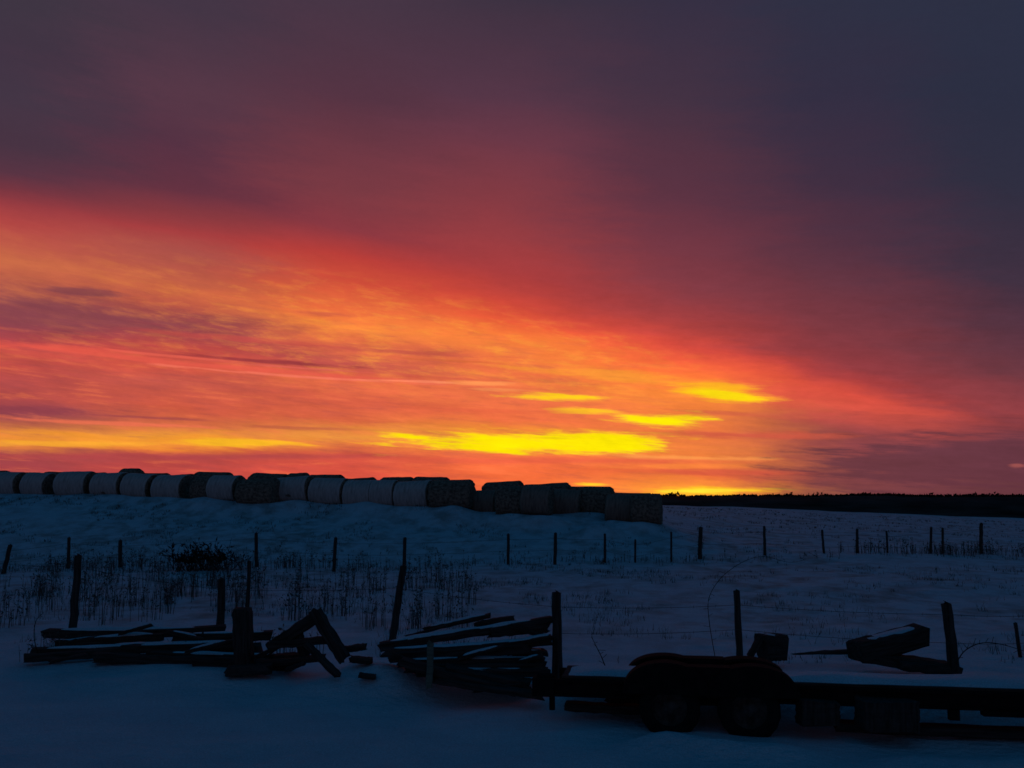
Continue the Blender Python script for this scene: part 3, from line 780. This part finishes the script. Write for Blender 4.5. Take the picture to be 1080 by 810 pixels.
def comb(x, y, z=0.0):
    n = N('ShaderNodeCombineXYZ')
    for i, v in enumerate((x, y, z)):
        if isinstance(v, X): L(v.o, n.inputs[i])
        else: n.inputs[i].default_value = v
    return n.outputs[0]
def tex(vec, detail=4, rough=.55):
    n = N('ShaderNodeTexNoise'); n.inputs['Scale'].default_value = 1; n.inputs['Detail'].default_value = detail; n.inputs['Roughness'].default_value = rough
    L(vec, n.inputs['Vector']); return X(n.outputs['Fac'])

tc = N('ShaderNodeTexCoord'); sx = N('ShaderNodeSeparateXYZ'); nrm = N('ShaderNodeVectorMath'); nrm.operation = 'NORMALIZE'
L(tc.outputs['Generated'], nrm.inputs[0]); L(nrm.outputs[0], sx.inputs[0])
dx, dy, dz = (X(sx.outputs[i]) for i in range(3))
U = X.op('ARCTAN2', dx, dy) * (180 / math.pi)          # azimuth from the view's north, degrees
V = X.op('ARCSINE', dz) * (180 / math.pi)              # elevation, degrees

sh = V + U * .075
n1 = tex(comb(U / 7.0, sh / 1.3, 1.3), 6, .66)
n2 = tex(comb(U / 4.5, sh / .36, 7.7), 4, .6)
n3 = tex(comb(U / 14.0, sh / 4.0, 4.1), 3, .5)
low = smooth(V, 22, 8)                                  # the layered clouds lie low
Vw = V + (n1 - .5) * (low * 1.1 + .5) + (n3 - .5) * 1.6 * smooth(V, 2, 12)

# the edge of the dark upper cloud deck: elevation as a function of azimuth
epts = [(0, 212), (180, 238), (360, 266), (540, 300), (720, 346), (900, 396), (1080, 432)]
E_ = np.array([azel(*p) for p in epts]); q2, q1, q0 = np.polyfit(E_[:, 0], E_[:, 1], 2)
def edge(u): u = max(-36, min(36, u)); return q2*u*u + q1*u + q0
Uc = X.op('MINIMUM', X.op('MAXIMUM', U, -36.0), 36.0)
eE = Uc * Uc * q2 + Uc * q1 + q0
h = X.op('MINIMUM', Vw / eE, 1.0) + X.op('MAXIMUM', X.op('SUBTRACT', Vw, eE) / (36.0 - eE), 0.0)
hp = X.op('MULTIPLY', X.op('MAXIMUM', h, 0.0), .5)

cols = {
 0: [(0, 62,52,66), (50, 64,50,66), (100, 66,52,68), (150, 72,50,66), (180, 88,50,66), (200, 118,52,64), (215, 150,58,64), (235, 175,68,66), (255, 188,86,70), (272, 202,106,70), (286, 190,95,70), (302, 165,82,72), (322, 138,70,76), (340, 142,64,76), (355, 178,68,74), (366, 205,80,72), (382, 190,74,68), (402, 180,74,72), (422, 174,72,72), (438, 142,62,76), (448, 185,95,70), (460, 228,138,60), (472, 215,120,60), (479, 155,66,72), (495, 165,65,72)],
 180: [(0, 66,52,68), (100, 86,54,70), (150, 84,48,66), (200, 100,48,64), (225, 135,55,62), (245, 165,60,62), (265, 172,80,72), (285, 182,86,68), (305, 202,100,66), (320, 190,88,66), (335, 150,68,72), (350, 152,66,74), (365, 185,70,66), (382, 212,82,66), (400, 196,84,72), (430, 208,88,66), (450, 212,105,66), (464, 240,160,52), (473, 230,120,55), (480, 180,68,68), (495, 188,70,68)],
 360: [(0, 70,52,68), (100, 84,50,66), (200, 122,56,66), (240, 138,54,64), (270, 185,60,55), (300, 205,75,55), (328, 234,108,60), (345, 246,134,60), (360, 226,108,66), (380, 185,76,72), (393, 218,90,66), (402, 234,108,70), (420, 216,92,68), (445, 214,96,64), (460, 232,146,60), (470, 225,118,60), (480, 200,75,65), (500, 218,80,65)],
 540: [(0, 58,48,64), (100, 84,52,70), (150, 105,54,70), (200, 128,56,66), (250, 150,58,64), (290, 168,58,60), (320, 202,68,55), (340, 235,90,55), (360, 248,122,56), (375, 244,124,60), (390, 234,108,64), (405, 240,118,66), (420, 236,110,68), (440, 234,106,64), (452, 235,135,52), (467, 242,150,50), (480, 240,106,64), (505, 242,104,60)],
 720: [(0, 52,46,66), (100, 66,48,66), (150, 79,48,65), (200, 89,48,65), (250, 108,51,66), (300, 128,55,66), (330, 156,58,62), (360, 215,72,60), (380, 242,92,60), (400, 252,118,54), (418, 246,132,54), (435, 240,124,58), (455, 236,118,60), (470, 236,125,60), (485, 240,125,60), (500, 230,100,60), (514, 248,145,55)],
 900: [(0, 45,46,66), (100, 49,44,65), (200, 61,44,64), (250, 78,46,64), (300, 100,50,64), (350, 120,52,62), (380, 138,54,62), (400, 170,60,62), (415, 212,75,62), (430, 212,80,66), (445, 178,72,68), (460, 136,62,70), (480, 142,65,70), (495, 128,62,68), (518, 112,58,66)],
 1080: [(0, 42,46,66), (100, 41,44,64), (200, 45,44,63), (300, 62,45,63), (350, 85,47,62), (400, 110,54,66), (425, 142,60,68), (440, 150,62,68), (455, 118,55,66), (475, 102,52,66), (520, 96,52,62)],
}
def ramp(px, rows):
    n = N('ShaderNodeValToRGB'); n.color_ramp.interpolation = 'B_SPLINE' if False else 'EASE'
    st_ = []
    for row, *c in rows:
        u, v = azel(px, row); e = edge(u)
        hh = v / e if v < e else 1 + (v - e) / (36 - e)
        st_.append((hh / 2, s2l(c)))
    st_.sort()
    el = n.color_ramp.elements
    while len(el) < len(st_): el.new(.5)
    for k, (p, c) in enumerate(st_): el[k].position = 0.0001 * k
    for k in range(len(st_) - 1, -1, -1): el[k].position = st_[k][0]
    for k, (p, c) in enumerate(st_): el[k].color = (*c, 1)
    n.color_ramp.interpolation = 'LINEAR'
    L(hp.o, n.inputs[0]); return n.outputs[0]
ks = sorted(cols); us = [azel(k, 400)[0] for k in ks]
Uw = U + (n3 - .5) * 4.0 + (n1 - .5) * 9.0
c = ramp(ks[0], cols[ks[0]])
for k in range(1, len(ks)):
    c = mixc(smooth(Uw, us[k-1], us[k]), c, ramp(ks[k], cols[ks[k]]))

# ragged breaks: brighter gaps in the orange band, mauve scud across the salmon layers
w1 = tex(comb(U / 2.6 + n1 * 1.5, (V + U * .11) / .62, 31.0), 7, .68)
w2 = tex(comb(U / 3.6 + n1 * 1.2, (V + U * .07) / .42, 44.0), 7, .66)
band = smooth(h, .97, .74) * smooth(h, .40, .62) * smooth(U, 15, 5)
gap = smooth(w1, .45, .74) * band * smooth(U, -33, -8)
c = mixc(gap * .62, c, s2l((255, 158, 58)))
c = mixc(smooth(w1, .45, .72) * band * smooth(U, -8, -33) * .45, c, s2l((206, 110, 70)))
scud = smooth(w2, .48, .68) * smooth(h, .92, .62) * smooth(U, 16, 4)
c = mixc(scud * .28, c, s2l((152, 68, 72)))
lite = smooth(w2, .49, .32) * smooth(h, .75, .55)
c = mixc(lite * .35 * smooth(U, 18, 6), c, s2l((248, 122, 74)))

def streak(px, row, hw, hh, tilt, col, s=1.0, rough=.9, soft=.25):
    """a lens of cloud or light: centre, half sizes and tilt read off the photo, turned into azimuth and elevation"""
    global c
    u0, v0 = azel(px, row); b = hh * .0585
    (u1, v1), (u2, v2) = azel(px - hw, row - tilt * hw), azel(px + hw, row + tilt * hw)
    a = (u2 - u1) / 2; tilt = -(v2 - v1) / (u2 - u1)
    du = (U - u0); dv = (V - v0) + du * tilt
    d = X.op('SQRT', du * du * (1/(a*a)) + dv * dv * (1/(b*b))) + (n1 - .5) * (rough * 1.6) + (w2 - .5) * (rough * 1.6) + (n2 - .5) * (rough * 2.4)
    m = smooth(d, 1.15, soft) * s
    c = mixc(m, c, s2l(col))

MAU = (128, 64, 76)
streak(60, 334, 170, 13, .07, (136, 66, 76), .75)
streak(85, 307, 50, 4.5, .06, (125, 62, 74), .7)
streak(345, 331, 45, 3.5, .06, (205, 90, 66), .7)
streak(250, 388, 300, 3.5, .085, (232, 90, 74), .8)
streak(40, 366, 150, 4, .05, (228, 86, 72), .7)
streak(290, 382, 150, 3.2, .075, (146, 50, 60), .85)
streak(470, 399, 80, 3, .05, (205, 80, 66), .6)
streak(505, 404, 42, 3, .03, (255, 150, 84), .9)
streak(520, 411, 30, 2, .03, (250, 145, 84), .6)
streak(40, 432, 110, 4, .03, (140, 60, 74), .7)
streak(190, 465, 190, 9, .01, (246, 152, 50), .85)
streak(255, 467, 80, 4.5, .0, (255, 192, 34), .8)
streak(90, 468, 120, 3, .0, (255, 178, 50), .6)
streak(190, 482, 300, 4.5, .0, (172, 66, 70), .85, .4)
streak(130, 447, 120, 2.2, .04, (238, 112, 80), .8)
streak(150, 440, 80, 1.6, .05, (150, 62, 72), .6)
streak(330, 452, 70, 2.2, .03, (168, 72, 66), .5)
streak(250, 357, 130, 3, .08, (205, 78, 70), .5)
streak(430, 372, 120, 3, .06, (190, 76, 70), .6)
streak(480, 381, 60, 2.0, .05, (205, 96, 50), .7)
streak(330, 398, 150, 1.6, .07, (250, 120, 96), .7)
streak(200, 377, 90, 1.5, .09, (238, 100, 82), .7)
streak(330, 389, 110, 1.4, .07, (225, 98, 84), .7)
streak(430, 402, 60, 1.8, .03, (255, 140, 100), .7)
streak(420, 452, 60, 7, .0, (245, 150, 60), .5)
streak(660, 397, 150, 9, .09, (255, 160, 50), .6)
streak(765, 415, 62, 10, .10, (255, 182, 28), .9)
streak(770, 417, 36, 5, .10, (255, 222, 10), 1)
streak(780, 437, 95, 3, .05, (205, 92, 66), .7)
streak(698, 443, 60, 9, .0, (255, 222, 10), 1)
streak(698, 444, 42, 5, .0, (255, 236, 0), 1)
streak(603, 419, 66, 4, .02, (255, 205, 25), 1)
streak(622, 433, 44, 4.5, .0, (255, 195, 35), .9)
streak(500, 433, 110, 4, .02, (232, 98, 66), .5)
streak(556, 466, 150, 16, .0, (255, 196, 24), 1, .9)
streak(560, 467, 132, 12.5, .0, (255, 232, 0), 1, 1.0, .35)
streak(655, 470, 45, 6, .03, (255, 235, 0), .9)
streak(578, 462, 30, 1.6, .03, (225, 190, 20), .5)
streak(560, 486, 330, 5, .0, (222, 86, 66), .7, .5)
streak(800, 459, 120, 4.5, .02, (206, 84, 66), .8)
streak(735, 483, 120, 3.2, .02, (252, 158, 78), .7)
streak(770, 498, 110, 4, .015, (208, 80, 64), .7)
streak(720, 492, 80, 3.0, .0, (245, 130, 60), .7)
streak(620, 511, 26, 3, .0, (255, 215, 40), .9)
streak(735, 518, 75, 4.5, .0, (255, 200, 40), .9)
streak(735, 518, 50, 2.5, .0, (255, 235, 60), .8)
streak(1000, 487, 190, 29, -.02, (97, 50, 65), .9, .7, .6)
streak(1000, 445, 110, 5, .08, (160, 64, 66), .4)
streak(1072, 491, 12, 3, .0, (175, 90, 85), .6)

# fine horizontal fibres in the low layers
n4 = tex(comb(U / 3.2, (V + U * .10) / .95, 12.4), 6, .68)
n5 = tex(comb(U / 1.6, (V + U * .06) / .16, 2.2), 3, .6)
lit = smooth(V, 19, 9)
n6 = tex(comb(U / 1.3 + n1 * 2.0, (V + U * .05) / .55, 21.0), 5, .65)
fib = 1 + (n6 - .5) * lit * .18 + (n2 - .5) * smooth(V, 14, 4) * .26 + (tex(comb(U / .42, V / .26, 3.3), 3, .6) - .5) * .07 + (n1 - .5) * (.10 + lit * .18) + (n4 - .5) * (lit * .38 + .05) + (n5 - .5) * lit * .10
vm = N('ShaderNodeVectorMath'); vm.operation = 'SCALE'; L(c, vm.inputs[0]); L(fib.o, vm.inputs[3])
c = vm.outputs[0]
# beyond the lit part: dusk blue overhead and behind
DUSK = (.0008, .0300, .076)
zen = smooth(V, 30, 40)
c = mixc(zen, c, DUSK)
side = X.op('MAXIMUM', smooth(U, 29.6, 40), smooth(U, -30.2, -41))
c = mixc(side, c, DUSK)
back_glow = smooth(dy, -.05, -.55) * smooth(V, 34, 4)      # mauve twilight arch opposite the sunset, unseen, added to brighten camera-facing bale sides
c = mixc(back_glow, c, (.060, .046, .072))
c = mixc(smooth(V, -.5, -3), c, (.004, .008, .016))

sky = N('ShaderNodeTexSky'); sky.sky_type = 'NISHITA'; sky.sun_disc = False
SUN_AZ, SUN_EL = azel(640, 0)[0] * 0 + 5.0, 1.0
sky.sun_elevation = R(SUN_EL); sky.sun_rotation = R(SUN_AZ); sky.altitude = 300; sky.air_density = 1.0
b1 = N('ShaderNodeBackground'); b1.inputs['Strength'].default_value = 0.002; L(sky.outputs[0], b1.inputs['Color'])
b2 = N('ShaderNodeBackground'); b2.inputs['Strength'].default_value = 1.0; L(c, b2.inputs['Color'])
ad = N('ShaderNodeAddShader'); L(b1.outputs[0], ad.inputs[0]); L(b2.outputs[0], ad.inputs[1])
out = N('ShaderNodeOutputWorld'); L(ad.outputs[0], out.inputs['Surface'])

sl = bpy.data.lights.new('sun', 'SUN'); sl.energy = .03; sl.angle = R(10); sl.color = (1, .45, .2)
so = link(bpy.data.objects.new('sun', sl))
sd = Vector((math.sin(R(SUN_AZ)) * math.cos(R(SUN_EL)), math.cos(R(SUN_AZ)) * math.cos(R(SUN_EL)), math.sin(R(SUN_EL))))
so.rotation_euler = (-sd).to_track_quat('-Z', 'Y').to_euler()

# ------------------------------------------------------------------ camera & render
cam = bpy.data.cameras.new('camera'); cam.sensor_fit = 'HORIZONTAL'; cam.sensor_width = 36; cam.lens = F / W0 * 36
cam.clip_end = 6000; cam.clip_start = .05
co = link(bpy.data.objects.new('camera', cam)); co.location = EYE; co.rotation_euler = (math.pi / 2 + PITCH, 0, 0)
scene.camera = co
vs = scene.view_settings; vs.view_transform = 'Standard'; vs.look = 'None'; vs.exposure = 0; vs.gamma = 1; vs.use_curve_mapping = False
scene.cycles.use_denoising = True
scene.cycles.max_bounces = 6
scene.cycles.filter_width = 1.6
